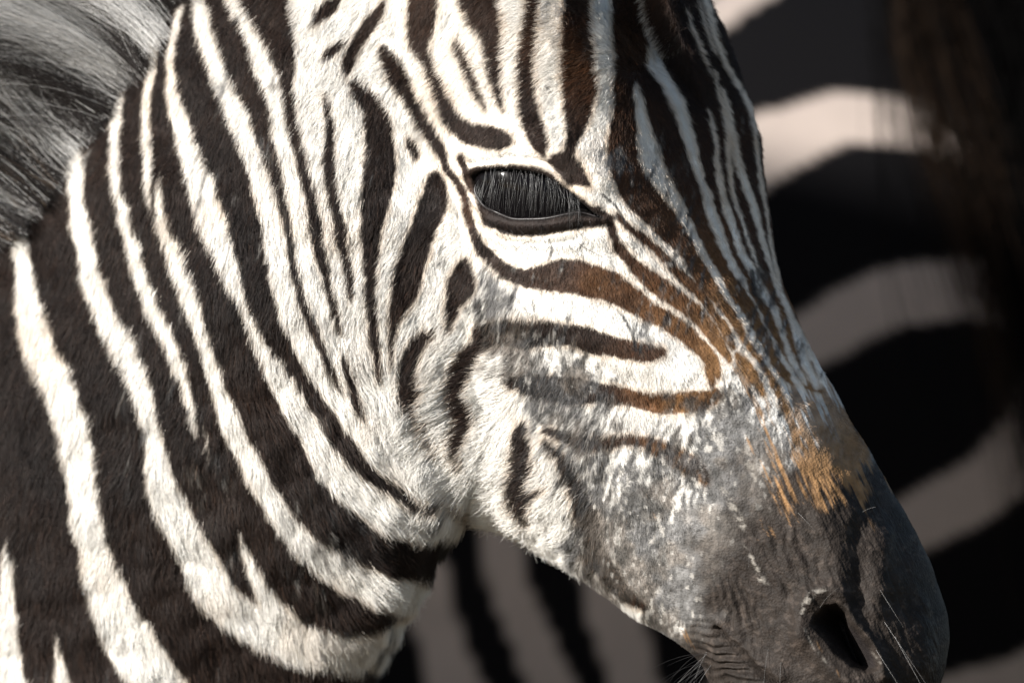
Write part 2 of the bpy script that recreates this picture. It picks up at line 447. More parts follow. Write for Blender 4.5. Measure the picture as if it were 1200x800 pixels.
# left foot of the neck: small pale tip and wedge
SD_pale = np.maximum(SD_pale, stroke_sd([[(-6, 640, 6), (-4, 670, 20), (-4, 720, 28), (0, 800, 36)], [(56, 742, 2), (60, 775, 12), (63, 810, 24), (70, 860, 36)]]))
SD = np.minimum(SD_pale, -SD_dark)          # >0 pale, <0 dark
SD = np.clip(SD, -12, 12)

SD_fleck_glint = stroke_sd([[(874, 520, 7), (879, 545, 9), (883, 561, 4)], [(847, 572, 5), (859, 595, 9), (867, 612, 7), (873, 623, 2)],
                      [(868, 635, 2), (884, 660, 5), (894, 678, 7), (900, 685, 2)],
                      [(938, 722, 4), (944, 704, 8), (953, 694, 9), (965, 689, 4)], [(1022, 760, 1), (1030, 776, 2)],  # last stroke here paints a highlight on the nostril flap edge
                      [(942, 735, 2), (952, 755, 2), (968, 774, 3)]])
SD_twig = stroke_sd([[(643, 280, 1.6), (647, 292, 2.6), (642, 306, 1.6)], [(680, 290, 2), (683, 284, 2.6), (676, 297, 1)], [(754, 320, 1.6), (755, 340, 2)],
                     [(722, 362, 1.5), (733, 376, 2), (741, 392, 3), (745, 410, 4)], [(624, 350, 1), (629, 372, 2)], [(706, 228, 3), (720, 240, 2.5), (730, 255, 3), (732, 262, 2)],
                     [(600, 345, 1.5), (612, 358, 1.5), (625, 372, 1)], [(882, 318, 6), (886, 345, 5)], [(848, 438, 2), (852, 470, 3), (858, 478, 1)],
                     [(877, 455, 3), (882, 475, 3)], [(664, 372, 1.2), (666, 382, 1.2)], [(610, 285, 1), (640, 293, 1.2)]])

f_brown = anchors([(560, 50, .35), (680, 60, .55), (740, 60, .45), (600, 160, .12), (500, 250, .05), (590, 325, .2), (640, 330, .38), (700, 330, .66),
                   (780, 380, .74), (730, 200, .55), (800, 280, .6), (850, 350, .9), (900, 400, .95), (820, 300, .72), (870, 390, .95), (640, 395, .15), (700, 400, .25), (760, 415, .5),
                   (700, 460, .3), (740, 465, .62), (800, 472, .84), (800, 540, .86), (300, 300, .02), (100, 500, .02), (450, 200, .05), (495, 30, .3), (550, 440, .15),
                   (610, 560, .1), (700, 650, .3), (860, 200, .4), (810, 60, .15), (890, 290, .5), (545, 250, .45), (440, 600, .0), (200, 100, .05), (930, 440, .97), (880, 440, 1.0), (910, 460, 1.0), (620, 270, 0.0), (580, 262, 0.0), (670, 266, .1), (670, 200, .15)])
f_grey = anchors([(800, 700, .9), (775, 680, .85), (790, 715, .85), (793, 730, .7), (650, 500, .6), (680, 560, .7), (740, 590, .85), (700, 545, .6), (820, 620, .9), (840, 580, .9), (800, 640, .85), (780, 560, .5), (740, 530, .5), (660, 470, .75), (500, 430, 0), (460, 400, 0), (520, 520, 0), (480, 520, 0), (440, 470, 0), (590, 520, 0), (535, 395, .03), (550, 465, .03), (570, 540, 0), (620, 620, 0), (600, 300, 0), (530, 280, 0), (690, 370, .02), (640, 560, .1), (0, 400, 0), (100, 700, 0), (300, 800, 0), (500, 700, 0), (400, 0, 0), (800, 100, 0), (900, 250, 0), (100, 200, 0), (500, 330, .0), (545, 330, .3), (575, 358, .5), (600, 395, .75), (620, 440, .82), (680, 455, .75), (730, 440, .1), (640, 365, .08), (660, 415, .35), (700, 400, .05),
                  (755, 412, .45), (640, 480, .62), (635, 530, .35), (700, 490, .35), (700, 520, .55), (760, 440, .05), (760, 490, .12), (790, 505, .3), (720, 560, .78), (690, 600, .95), (685, 640, .85),
                  (760, 600, .75), (760, 640, .7), (800, 580, .6), (860, 455, .6), (862, 500, .8), (850, 540, .95), (880, 600, 1.2), (800, 660, .8), (740, 670, .75), (830, 700, 1.1), (900, 640, 1.2),
                  (660, 590, .05), (650, 620, .0), (580, 500, .05), (560, 560, 0), (830, 440, .28), (800, 400, .2), (905, 470, .3), (900, 530, .6), (885, 420, .25), (800, 440, .1),
                  (940, 470, .12), (620, 280, 0.05), (500, 200, 0), (700, 300, .08), (600, 100, 0), (580, 440, .3), (570, 480, .25), (300, 400, 0), (780, 380, .12), (780, 610, .75), (720, 610, .85),
                  (745, 715, .2), (790, 735, .5), (820, 750, .9), (812, 722, .9), (650, 660, 0), (770, 690, .5), (740, 330, .1)])
f_orange = anchors([(0, 400, 0), (100, 700, 0), (300, 300, 0), (300, 800, 0), (500, 700, 0), (500, 100, 0), (700, 100, 0), (800, 250, 0), (600, 600, 0), (-200, 900, 0), (900, 250, 0), (820, 420, 0.0), (880, 440, .55), (905, 500, .5), (940, 500, .95), (960, 540, 1.05), (1000, 530, 1.0), (985, 575, .75), (1020, 565, .7), (900, 560, .55), (862, 560, .15), (930, 570, .6), (906, 590, .55),
                    (950, 620, .2), (1000, 610, .35), (860, 620, .0), (850, 500, .0), (900, 700, 0), (1050, 700, 0), (930, 420, .35), (900, 400, .3), (880, 380, .25), (970, 470, .8), (800, 540, .1), (980, 660, .05), (700, 400, 0), (800, 700, 0), (1040, 600, .25), (1035, 650, 0), (820, 745, .35), (790, 725, .35), (850, 780, 0), (835, 765, .1)])
f_skin = anchors([(800, 640, .25), (830, 640, .45), (860, 600, .5), (880, 660, .75), (830, 670, .55), (0, 400, 0), (100, 700, 0), (300, 800, 0), (500, 700, 0), (400, 0, 0), (800, 100, 0), (900, 250, 0), (600, 600, 0), (940, 440, .0), (900, 480, .1), (960, 500, .35), (1000, 520, .6), (880, 560, .4), (930, 580, .8), (980, 600, 1), (1040, 600, 1), (900, 640, .9), (860, 650, .6), (830, 600, .1), (780, 620, 0), (840, 700, .8), (800, 690, .25), (820, 740, .5),
                  (860, 750, 1), (850, 790, 1.2), (950, 700, 1.2), (1060, 720, 1.2), (1000, 800, 1.2), (700, 600, 0), (760, 720, .0), (600, 400, 0), (860, 480, 0), (920, 380, 0), (800, 720, .1), (790, 660, .1), (900, 900, 1.2)])
f_len = anchors([(100, 500, 13), (250, 300, 13), (430, 450, 15), (400, 250, 12), (460, 300, 11), (500, 400, 11), (520, 480, 16), (600, 560, 14), (560, 590, 19), (610, 600, 17), (650, 620, 10), (600, 60, 9.5), (700, 60, 9.5), (800, 60, 9), (850, 100, 6),
                 (620, 185, 2.2), (560, 190, 3), (620, 285, 3), (540, 240, 4), (500, 120, 8), (480, 220, 6), (700, 330, 3.3), (700, 420, 3.6), (560, 330, 6), (650, 500, 7), (750, 550, 4.5), (850, 450, 3.0), (850, 300, 3.5), (760, 270, 3.5), (800, 200, 5), (740, 130, 7),
                 (690, 160, 5), (640, 140, 6), (700, 215, 2.5), (900, 500, 2.0), (950, 560, 1.5), (1000, 620, 1.7), (1000, 720, 1.4), (880, 620, 2.0), (740, 680, 5), (820, 740, 3), (860, 700, 1.5), (450, 700, 13), (380, 60, 11), (850, 780, 1.0)])
f_dir = anchors([(100, 500, -.35, .95), (250, 300, -.2, 1), (150, 150, -.1, 1), (380, 480, .45, .85), (430, 450, .4, .9), (350, 250, .1, 1), (440, 560, .6, .8), (450, 680, .55, .8), (300, 700, .15, 1), (450, 200, -.2, 1), (480, 300, -.45, .9),
                 (520, 480, -.95, .25), (560, 430, -.9, .35), (600, 560, -.75, .6), (560, 590, -.8, .55), (650, 620, -.6, .75), (600, 60, -.85, .5), (520, 80, -.8, .6), (700, 60, -.9, .4), (745, 60, -.8, .3), (790, 50, -.2, .3), (830, 60, .7, .2), (850, 120, .7, .7),
                 (800, 130, .3, .9), (620, 185, -.5, .4), (620, 285, -.1, 1), (540, 240, -.6, .8), (700, 330, .05, 1), (700, 420, -.1, 1), (580, 340, -.5, .8), (650, 500, -.6, .8), (750, 550, .0, 1), (850, 450, .3, .95), (850, 300, .4, .9),
                 (760, 270, .1, 1), (740, 180, -.3, .95), (680, 130, -.75, .65), (900, 500, .4, .9), (950, 560, .5, .85), (880, 620, .4, .9), (740, 680, -.3, .9), (820, 740, .1, 1), (400, 60, -.3, .8), (440, 30, -.55, .8), (1000, 700, .5, .9)])

WHITE = np.array((.83, .805, .76)); CREAM = np.array((.66, .47, .29))
ramp_x = np.array([0, .3, .55, .75, .9, 1.0])
ramp_c = np.array([(.017, .013, .012), (.028, .018, .014), (.060, .031, .018), (.125, .062, .028), (.20, .105, .045), (.27, .145, .06)])

def coat_color(X, Y, jit=0.0, rnd=None, under=False):
    """coat colour at lateral coordinates; stripes, ochre and dried mud belong to the coat itself"""
    X = np.asarray(X, float); Y = np.asarray(Y, float)
    wx = (fbm(X, Y, 26, 3, 3) - .5) * 5 + (lattice_noise(X, Y, 5, 5) - .5) * 2.5
    wy = (fbm(X, Y, 26, 31, 3) - .5) * 5 + (lattice_noise(X, Y, 5, 6) - .5) * 2.5
    if rnd is not None:
        wx = wx + rnd[0] * jit; wy = wy + rnd[1] * jit
    s = bilinear(SD, X + wx, Y + wy)
    pale = smooth(-1.6, 1.6, s - 2.0 * smooth(520, 400, X))
    b = np.clip(f_brown(X, Y) + (fbm(X, Y, 60, 77, 3) - .5) * .25, 0, 1)
    dk = np.stack([np.interp(b, ramp_x, ramp_c[:, k]) for k in range(3)], -1)
    tone = (0.80 + .35 * fbm(X, Y, 14, 91, 3))[..., None]
    dk = dk * tone
    # pale hair: warm fringe next to the dark stripes, slightly stained patches
    fr = (smooth(7, 0.5, s) * .42 + smooth(.58, .78, fbm(X, Y, 90, 12, 3)) * .16)[..., None]
    wh = WHITE * (1 - fr) + CREAM * fr
    wh = wh * (0.92 + .12 * fbm(X, Y, 10, 44, 2))[..., None]
    col = dk * (1 - pale[..., None]) + wh * pale[..., None]
    # ochre dust on the nose
    na = .4 * fbm(X * .92 - Y * .4, X * .4 + Y * .92, 30, 201, 3, sx=.4, sy=2.4) + .6 * fbm(X * .92 - Y * .4, X * .4 + Y * .92, 8, 207, 3, sx=.5, sy=4.5)
    og = (smooth(.0, .26, f_orange(X, Y) - 1.0 + (na - .5) * 1.7 + .42) * .88)[..., None]
    occ = np.array((.265, .150, .068)) * (.6 + .8 * fbm(X, Y, 9, 215, 3))[..., None]
    # dried grey mud
    ga = .45 * fbm(X, Y, 36, 301, 3, sx=.8, sy=1.3) + .55 * fbm(X * .95 + Y * .3, Y * .95 - X * .3, 9, 305, 4, sx=.6, sy=1.9)
    gv = f_grey(X, Y) * 1.32
    gm = (smooth(-.14, .22, gv - .5 + (ga - .5) * 2.0) * .9 + .1 * smooth(.1, .6, gv))[..., None]
    gb = .5 * fbm(X, Y, 24, 333, 3) + .5 * fbm(X, Y, 6, 337, 3, sx=.6, sy=1.8)
    gcol = (np.array((.104, .102, .102)) + np.array((.02, .006, -.008)) * smooth(.45, .62, fbm(X, Y, 40, 339, 3))[..., None]) * (0.25 + 1.5 * smooth(.2, .8, gb))[..., None]
    gcol = gcol * (1 - .35 * (1 - pale[..., None]))
    ck = np.abs(fbm(X * .9 + Y * .35, Y * .9 - X * .35, 15, 371, 4, sx=.55, sy=1.7) - .5)
    gcol = gcol * (1 - .72 * smooth(.035, .004, ck))[..., None]
    chip = .8 * smooth(.685, .73, fbm(X, Y, 9, 381, 3, sx=.55, sy=1.5))
    gcol = gcol * (1 - chip[..., None]) + np.array((.42, .40, .37)) * chip[..., None]
    speck = smooth(.60, .72, fbm(X, Y, 7, 351, 3, sx=.7, sy=1.6)) * smooth(1.15, .7, gv)
    gcol = gcol + speck[..., None] * np.array((.34, .33, .31)) * pale[..., None]
    # bare muzzle skin
    sk = smooth(.10, .85, f_skin(X, Y) * 1.35 - .1 + (fbm(X, Y, 40, 401, 4) - .5) * .55)[..., None]
    skc = np.array((.021, .0165, .0138)) * (.55 + .9 * fbm(X, Y, 22, 411, 5))[..., None]
    skc = skc * (1 + .9 * smooth(.62, .75, fbm(X, Y, 5, 431, 2)))[..., None]
    col = col * (1 - gm * .93) + gcol * gm * .93
    col = col * (1 - sk) + skc * sk
    col = col * (1 - og * .92) + occ * og * .92
    fl = (smooth(-1.5, 2.5, bilinear(SD_fleck_glint, X + wx * 1.1, Y + wy * 1.1)) * smooth(.40, .60, fbm(X, Y, 4, 555, 3)) * .55)[..., None]
    col = col * (1 - fl) + np.array((.34, .315, .28)) * fl
    tw = smooth(-1., .8, bilinear(SD_twig, X + wx * .4, Y + wy * .4))[..., None] * .85
    col = col * (1 - tw) + np.array((.03, .03, .032)) * tw
    e = poly_sd(EYE, X, Y) if under else None
    if e is not None:
        kn = smooth(0, 6, poly_sd(NOST, X, Y))[..., None]
        col = col * (1 - kn) + np.array((.017, .014, .0135)) * kn
        k = smooth(-3, 0, e)[..., None]
        col = col * (1 - k) + np.array((.008, .007, .007)) * k
    return col

# ------------------------------------------------------------------ lofts
def section(tmpl, n_near, n_far):
    T = np.array(tmpl, float)
    full = np.concatenate([T, T[::-1][1:-1] * (1, -1)])
    k = len(T)
    cl = np.concatenate([full[-2:], full, full[:3]])          # closed
    dense = catmull(cl, (len(cl) - 1) * 40 + 1)[80: 80 + len(full) * 40 + 1]
    near = dense[: (k - 1) * 40 + 1]; far = dense[(k - 1) * 40:]
    def resample(p, n):
        L = np.concatenate([[0], np.cumsum(np.hypot(*np.diff(p, axis=0).T))])
        s = np.linspace(0, L[-1], n)
        return np.stack([np.interp(s, L, p[:, 0]), np.interp(s, L, p[:, 1])], -1)
    return np.concatenate([resample(near, n_near), resample(far, n_far + 2)[1:-1]])

T_UP = [(0, 0), (.0, .24), (.05, .44), (.2, .67), (.4, .85), (.57, .95), (.70, 1.), (.82, .97), (.92, .83), (.98, .55), (1.0, .25), (1.0, 0)]
T_MID = [(0, 0), (0, .25), (.06, .52), (.2, .82), (.38, .98), (.52, 1.), (.67, .92), (.82, .80), (.93, .64), (.985, .42), (1, .2), (1, 0)]
T_MUZ = [(0, 0), (.02, .35), (.1, .65), (.25, .88), (.42, 1), (.6, 1.), (.76, .93), (.88, .76), (.95, .56), (.99, .34), (1, .16), (1, 0)]
T_NECK = [(0, 0), (0, .3), (.05, .56), (.2, .86), (.4, 1), (.55, .98), (.7, .86), (.83, .66), (.92, .46), (.98, .28), (1, .12), (1, 0)]

def loft(stations, tmpls, n_rings, n_near, n_far):
    """stations: (Jx,Jy,Nx,Ny, half width ratio, roll deg, near depth m, w0,w1,w2..)"""
    A = catmull(stations, n_rings)
    secs = [section(t, n_near, n_far) for t in tmpls]
    out = np.zeros((n_rings, n_near + n_far, 3))
    for i, a in enumerate(A):
        w = np.clip(a[7:], 0, 1); w = w / w.sum()
        s = sum(q * x for q, x in zip(secs, w))
        ph = math.radians(a[5])
        u = s[:, 0] - .5; v = s[:, 1] * a[4]
        d = v * math.cos(ph) + u * math.sin(ph)
        c = u * math.cos(ph) - v * math.sin(ph)
        J = a[0:2]; N = a[2:4]
        k = np.hypot(*(N - J)) / (c.max() - c.min())
        P = J + (N - J) * ((c - c.min()) / (c.max() - c.min()))[:, None]
        out[i, :, 0] = P[:, 0]; out[i, :, 1] = P[:, 1]
        out[i, :, 2] = a[6] + (d.max() - d) * k * S
    return out            # X, Y (drawing units), depth (m)

def grid_faces(nr, nt, off=0):
    i = np.arange(nr - 1)[:, None]; j = np.arange(nt)[None, :]
    a = i * nt + j; b = i * nt + (j + 1) % nt
    return (np.stack([a, b, b + nt, a + nt], -1).reshape(-1, 4) + off)

def smooth_rings(G, it=30):
    """relax along and across the rings"""
    for _ in range(it):
        H = G.copy()
        H[1:-1] = .5 * G[1:-1] + .25 * (G[:-2] + G[2:])
        G = .5 * H + .25 * (np.roll(H, 1, 1) + np.roll(H, -1, 1))
    return G

HN, HF, HR = 470, 150, 660
head_st = [  # Jx   Jy   Nx   Ny   ratio roll near   up mid muz
    (505, -300, 600, -330, .50, 20, .070, 1, 0, 0),
    (440, -190, 690, -260, .42, 26, .030, 1, 0, 0),
    (405, -60, 770, -140, .41, 30, .012, 1, 0, 0),
    (400, 110, 832, 0, .42, 31, .004, 1, 0, 0),
    (408, 270, 868, 80, .42, 31, .000, 1, 0, 0),
    (428, 400, 893, 170, .40, 31, .000, .85, .15, 0),
    (468, 505, 906, 258, .37, 31, .002, .6, .4, 0),
    (528, 588, 920, 335, .345, 31, .000, .3, .7, 0),
    (602, 626, 950, 405, .335, 31, -.003, .1, .9, 0),
    (668, 668, 985, 465, .34, 31, -.006, 0, 1, 0),
    (735, 718, 1020, 525, .36, 31, -.010, 0, .8, .2),
    (790, 752, 1054, 585, .39, 31, -.015, 0, .5, .5),
    (826, 785, 1084, 640, .42, 30, -.020, 0, .2, .8),
    (846, 840, 1106, 690, .44, 29, -.023, 0, 0, 1),
    (872, 890, 1115, 738, .45, 28, -.024, 0, 0, 1),
    (905, 920, 1106, 792, .46, 27, -.021, 0, 0, 1),
    (955, 925, 1080, 850, .48, 26, -.010, 0, 0, 1),
    (1000, 912, 1045, 885, .50, 26, .012, 0, 0, 1)]
HEAD = loft(head_st, [T_UP, T_MID, T_MUZ], HR, HN, HF)
HEAD = smooth_rings(HEAD, 25)

NN, NF, NR = 420, 120, 640
neck_st = [  # throat J, crest N
    (720, 60, 430, -330, .24, -14, .064, 1),
    (690, 240, 330, -170, .24, -14, .055, 1),
    (645, 425, 250, -60, .24, -14, .047, 1),
    (580, 552, 175, 45, .25, -14, .050, 1),
    (512, 645, 110, 135, .255, -14, .064, 1),
    (465, 735, 45, 220, .26, -14, .088, 1),
    (430, 815, -40, 300, .27, -14, .110, 1),
    (390, 930, -140, 390, .275, -14, .135, 1),
    (330, 1080, -270, 480, .28, -14, .165, 1),
    (230, 1260, -430, 590, .29, -14, .205, 1),
    (110, 1500, -620, 690, .32, -12, .270, 1),
    (-60, 1780, -830, 770, .35, -10, .350, 1)]
NECK = loft(neck_st, [T_NECK], NR, NN, NF)
NECK = smooth_rings(NECK, 10)

# ---- smooth union of the two skins: both follow one fillet behind the jowl
STEP = 2
def depth_map(G, nn):
    ny, nx = GH // STEP, GW // STEP
    D = np.full((ny, nx), 9.0)
    q = G[:, :nn]
    ix = ((q[..., 0] - GX0) / STEP).astype(int).ravel(); iy = ((q[..., 1] - GY0) / STEP).astype(int).ravel()
    ok = (ix >= 0) & (ix < nx) & (iy >= 0) & (iy < ny)
    np.minimum.at(D, (iy[ok], ix[ok]), q[..., 2].ravel()[ok])
    return D

def look(D, X, Y):
    ix = np.clip(((X - GX0) / STEP).astype(int), 0, D.shape[1] - 1); iy = np.clip(((Y - GY0) / STEP).astype(int), 0, D.shape[0] - 1)
    return D[iy, ix]

DH = depth_map(HEAD, HN); DN = depth_map(NECK, NN)
K = .045
both = np.maximum(K - np.abs(DH - DN), 0) / K
bulge = both ** 3 * K / 6
bulge[(DH > 5) | (DN > 5)] = 0
for _ in range(20):       # soften
    bulge = .2 * (bulge + np.roll(bulge, 1, 0) + np.roll(bulge, -1, 0) + np.roll(bulge, 1, 1) + np.roll(bulge, -1, 1))
for G, nn in ((HEAD, HN), (NECK, NN)):
    q = G[:, :nn]
    vis = np.minimum(look(DH, q[..., 0], q[..., 1]), look(DN, q[..., 0], q[..., 1]))
    w = smooth(.05, .0, q[..., 2] - vis)
    q[..., 2] -= look(bulge, q[..., 0], q[..., 1]) * w

# ---- features of the face: (line, half width, height mm) raise or sink the skin along its normal
features = [
    ([(560, 172), (610, 160), (660, 172), (700, 205)], 26, 6.0),        # brow
    ([(575, 300), (640, 305), (720, 300)], 16, -2.2),                    # hollow under the lid
    ([(560, 345), (640, 372), (720, 405), (800, 440)], 26, 4.5),         # facial crest
    ([(640, 420), (720, 455), (790, 490)], 26, -2.5),
    ([(500, 330), (500, 430), (540, 510)], 60, 4.0),                     # jowl muscle
    ([(700, 600), (770, 640)], 40, -3.0),                                # cheek hollow
    ([(545, 203), (575, 192), (610, 191), (640, 198), (668, 216), (700, 244)], 6, 1.5),    # upper lid
    ([(556, 190), (600, 183), (640, 188), (660, 200)], 3.0, -1.6),       # crease over the lid
    ([(556, 232), (575, 255), (605, 265), (640, 264), (680, 257), (708, 258)], 5, 2.6),    # lower lid
    ([(566, 258), (600, 275), (640, 275), (680, 266)], 3, -1.4),
    ([(706, 258), (728, 274)], 5, -1.4),
    ([(560, 262), (590, 281), (630, 286), (676, 280)], 2.6, -.9), ([(570, 250), (600, 266), (640, 268), (690, 262)], 2.2, -.9),
    # muzzle
    ([(940, 745), (938, 715), (950, 696), (972, 690), (986, 700)], 12, 4.6),        # nostril rim
    ([(942, 740), (960, 768), (985, 792), (1010, 806)], 13, 4.0),
    ([(994, 716), (1004, 734), (1018, 750), (1030, 770), (1034, 790)], 8, 4.5),    # inner flap
    ([(1004, 700), (1008, 665), (1004, 625)], 13, -2.6),                 # hollow over the nostril
    ([(1034, 630), (1031, 680), (1028, 712)], 14, 2.4),                  # ridge beside it
    ([(985, 690), (975, 650), (960, 610)], 14, 2.0),
    ([(925, 700), (908, 668), (895, 640)], 3, -.9),
    ([(1070, 660), (1085, 720), (1080, 780)], 16, 2.0),
    # mouth and wrinkles at its corner
    ([(840, 738), (862, 758), (884, 780), (910, 804), (950, 832)], 4.2, -7.0),
    ([(846, 728), (864, 748), (890, 772), (915, 792)], 8, 3.0),
    ([(828, 748), (850, 772), (880, 802)], 10, 2.5)]
def ring_normals(G):
    P = W(G[..., 0], G[..., 1], G[..., 2])
    du = np.gradient(P, axis=0)
    dv = (np.roll(P, -1, 1) - np.roll(P, 1, 1))
    n = np.cross(du, dv)
    n /= np.linalg.norm(n, axis=-1, keepdims=True) + 1e-12
    c = P.mean(1, keepdims=True)
    sgn = np.sign(((P - c) * n).sum(-1).mean())
    return P, n * sgn

PH, NH = ring_normals(HEAD)
PN, NNm = ring_normals(NECK)
X = HEAD[:, :HN, 0]; Y = HEAD[:, :HN, 1]
face = smooth(.10, -.15, NH[:, :HN, 1])                    # only the side that shows the feature
disp = np.zeros(X.shape)
for line, sg, h in features:
    lx = [q[0] for q in line]; ly = [q[1] for q in line]
    r = 3 * sg
    mk = (X > min(lx) - r) & (X < max(lx) + r) & (Y > min(ly) - r) & (Y < max(ly) + r)
    if mk.any():
        d = line_dist(line, X[mk], Y[mk])
        disp[mk] += h * .001 * np.exp(-(d / sg) ** 2)
# flesh unevenness
disp += (fbm(X, Y, 70, 811, 3) - .5) * .004 + (fbm(X, Y, 16, 821, 3) - .5) * .0012
sk = smooth(.4, .9, f_skin(X, Y))
disp += sk * ((fbm(X, Y, 12, 841, 3) - .5) * .0006 + (fbm(X * .9 - Y * .4, X * .4 + Y * .9, 7, 851, 3, sx=.6, sy=3) - .5) * .0012)
# folds above the corner of the mouth and on the lower lip
wv = (fbm(X, Y, 30, 861, 2) - .5) * 14
fm = np.exp(-((X - 862 - (Y - 712) * .22) / 24) ** 2 - ((Y - 712) / 36) ** 2)
disp += .0013 * fm * np.cos((X - (Y - 712) * .22 + wv) / 10.5 * 2 * math.pi)
fm = np.exp(-((X - 858 - (Y - 775) * .7) / 26) ** 2 - ((Y - 778) / 34) ** 2)
disp += .0012 * fm * np.cos((Y - (X - 858) * .12 + wv) / 9.0 * 2 * math.pi)
fm = np.exp(-((X - 925) / 40) ** 2 - ((Y - 650) / 60) ** 2)
disp += .0005 * fm * np.cos((X - (Y - 650) * .3 + wv * 1.5) / 17 * 2 * math.pi)
eye_sd = np.full(X.shape, -50.0)
mk = (X > 530) & (X < 730) & (Y > 180) & (Y < 280)
eye_sd[mk] = poly_sd(EYE, X[mk], Y[mk])
nos_sd = np.full(X.shape, -50.0)
mk2 = (X > 930) & (X < 1050) & (Y > 690) & (Y < 810)
nos_sd[mk2] = poly_sd(NOST, X[mk2], Y[mk2])
base_eye = None
disp -= .017 * smooth(-1.0, 7, eye_sd)
disp -= .012 * smooth(-3, 5, nos_sd) + .020 * smooth(2, 13, nos_sd + (Y - 745) * -.10 + (X - 985) * .05)
# eye frame before the skin is moved
ie = np.argmin((X - 622) ** 2 + (Y - 230) ** 2 + 1e6 * (NH[:, :HN, 1] > 0))
eye_p = PH[:, :HN].reshape(-1, 3)[ie].copy(); eye_n = NH[:, :HN].reshape(-1, 3)[ie].copy()
PH[:, :HN] += NH[:, :HN] * (disp * face)[..., None]
# the hidden side mirrors the near features loosely
PH[:, HN:] += NH[:, HN:] * ((fbm(HEAD[:, HN:, 0], HEAD[:, HN:, 1], 70, 811, 3) - .5) * .004)[..., None]
XN = NECK[..., 0]; YN = NECK[..., 1]
PN += NNm * ((fbm(XN, YN, 120, 871, 3) - .5) * .012 + (fbm(XN, YN, 30, 881, 2) - .5) * .003)[..., None]
def refresh(P):
    du = np.gradient(P, axis=0); dv = (np.roll(P, -1, 1) - np.roll(P, 1, 1))
    n = np.cross(du, dv); n /= np.linalg.norm(n, axis=-1, keepdims=True) + 1e-12
    c = P.mean(1, keepdims=True)
    return n * np.sign(((P - c) * n).sum(-1).mean())
NH = refresh(PH); NNm = refresh(PN)

def lateral(P):
    return P[..., 0] / S + 600, 400 - (P[..., 2] - Z0) / S

# ---- trunk, ears and legs beyond the frame complete the animal
def tube(points, radii, n=28, flat=1.0):
    P = catmull(points, len(points) * 6); R = catmull(np.array(radii, float).reshape(len(points), -1), len(points) * 6)
    V = []
    for i in range(len(P)):
        t = P[min(i + 1, len(P) - 1)] - P[max(i - 1, 0)]; t /= np.linalg.norm(t)
        a = np.cross(t, (0, 1, 0)) if abs(t[1]) < .9 else np.cross(t, (1, 0, 0)); a /= np.linalg.norm(a)
        b = np.cross(t, a)
        r = R[i]; ra = r[0]; rb = r[1] if len(r) > 1 else r[0] * flat
        for k in range(n):
            w = 2 * math.pi * k / n
            V.append(P[i] + a * ra * math.cos(w) + b * rb * math.sin(w))
    V = np.array(V)
    F = [tuple(q) for q in grid_faces(len(P), n)]
    F.append(tuple(range(n))[::-1]); F.append(tuple(range(len(V) - n, len(V))))
    return V, F

def stripes_simple(V, seed=0, period=.11, dirv=(1, .4, .25)):
    d = np.array(dirv, float); d /= np.linalg.norm(d)
    q = V @ d + (fbm(V[:, 0] * 100, V[:, 2] * 100, 22, seed, 3) - .5) * .12
    s = smooth(-.25, .25, np.sin(q / period * 2 * math.pi))
    return WHITE * (1 - s)[:, None] + np.array((.018, .014, .013)) * s[:, None]

parts = []
dxy = np.array((-.80, .60, 0))                      # trunk runs left and away
sh = np.array((-.56, .70, Z0 - .42))
trunk_pts = [sh + (.10, -.12, .05), sh + (.06, -.07, .02), sh, sh + dxy * .35 + (0, 0, -.02), sh + dxy * .75, sh + dxy * 1.05 + (0, 0, .03), sh + dxy * 1.30 + (0, 0, -.02)]
trunk_r = [(.20, .11), (.25, .16), (.27, .19), (.29, .23), (.29, .24), (.26, .21), (.10, .10)]
parts.append(tube(trunk_pts, trunk_r, 48))
side = np.array((.6, .8, 0))
for q, hind in ((sh + dxy * .02, 0), (sh + dxy * 1.08, 1)):
    for sgn in (-1, 1):
        b = q + side * sgn * .11
        x, y = b[0], b[1]
        off = -dxy * .05 if hind else dxy * 0
        k2 = dxy * .07 if hind else dxy * 0.0
        pts = [(x, y, Z0 - .52), np.array((x, y, .70)) + off, np.array((x, y, .42)) + k2, (x, y, .22), (x, y, .07), (x - dxy[0] * .03, y - dxy[1] * .03, -.005)]
        parts.append(tube(pts, [.12, .085, .045, .03, .036, .055], 20))
for bx_, by_, bz_ in ((475, -205, .045), (655, -285, .150)):      # ears
    b = np.array(W(np.array(float(bx_)), np.array(float(by_)), bz_))
    parts.append(tube([b + (.004, .005, -.03), b + (-.006, .0, .04), b + (-.014, .0, .09), b + (-.016, .002, .135), b + (-.010, .004, .17)], [(.026, .018), (.036, .022), (.036, .018), (.024, .012), (.003, .003)], 24))

xh, yh = lateral(PH); xn, yn_ = lateral(PN)
col_h = coat_color(xh[:, :HN], yh[:, :HN], under=True)
# the far half takes the mirrored colours where it is out of sight
far_idx = np.clip(((np.arange(HF) + 1) / (HF + 1) * (HN - 1))[::-1].astype(int), 0, HN - 1)
col_hf = coat_color(xh[:, HN:], yh[:, HN:], under=False)
hid = smooth(.0, .25, NH[:, HN:, 1])[..., None]
col_hf = col_hf * (1 - hid) + col_h[:, far_idx] * hid
col_head = np.concatenate([col_h, col_hf], 1)
col_neck = coat_color(xn, yn_)
out_n = ((xn < GX0 + 4) | (yn_ > GY1 - 4))
col_neck[out_n] = stripes_simple(PN[out_n], 2, .10, (-.75, .2, -.55))
V = [PH.reshape(-1, 3), PN.reshape(-1, 3)]
Fq = [grid_faces(HR, HN + HF), grid_faces(NR, NN + NF, HR * (HN + HF))]
cols = [col_head.reshape(-1, 3), col_neck.reshape(-1, 3)]
nose_c = len(V[0]) + len(V[1])
off = nose_c
extra = []
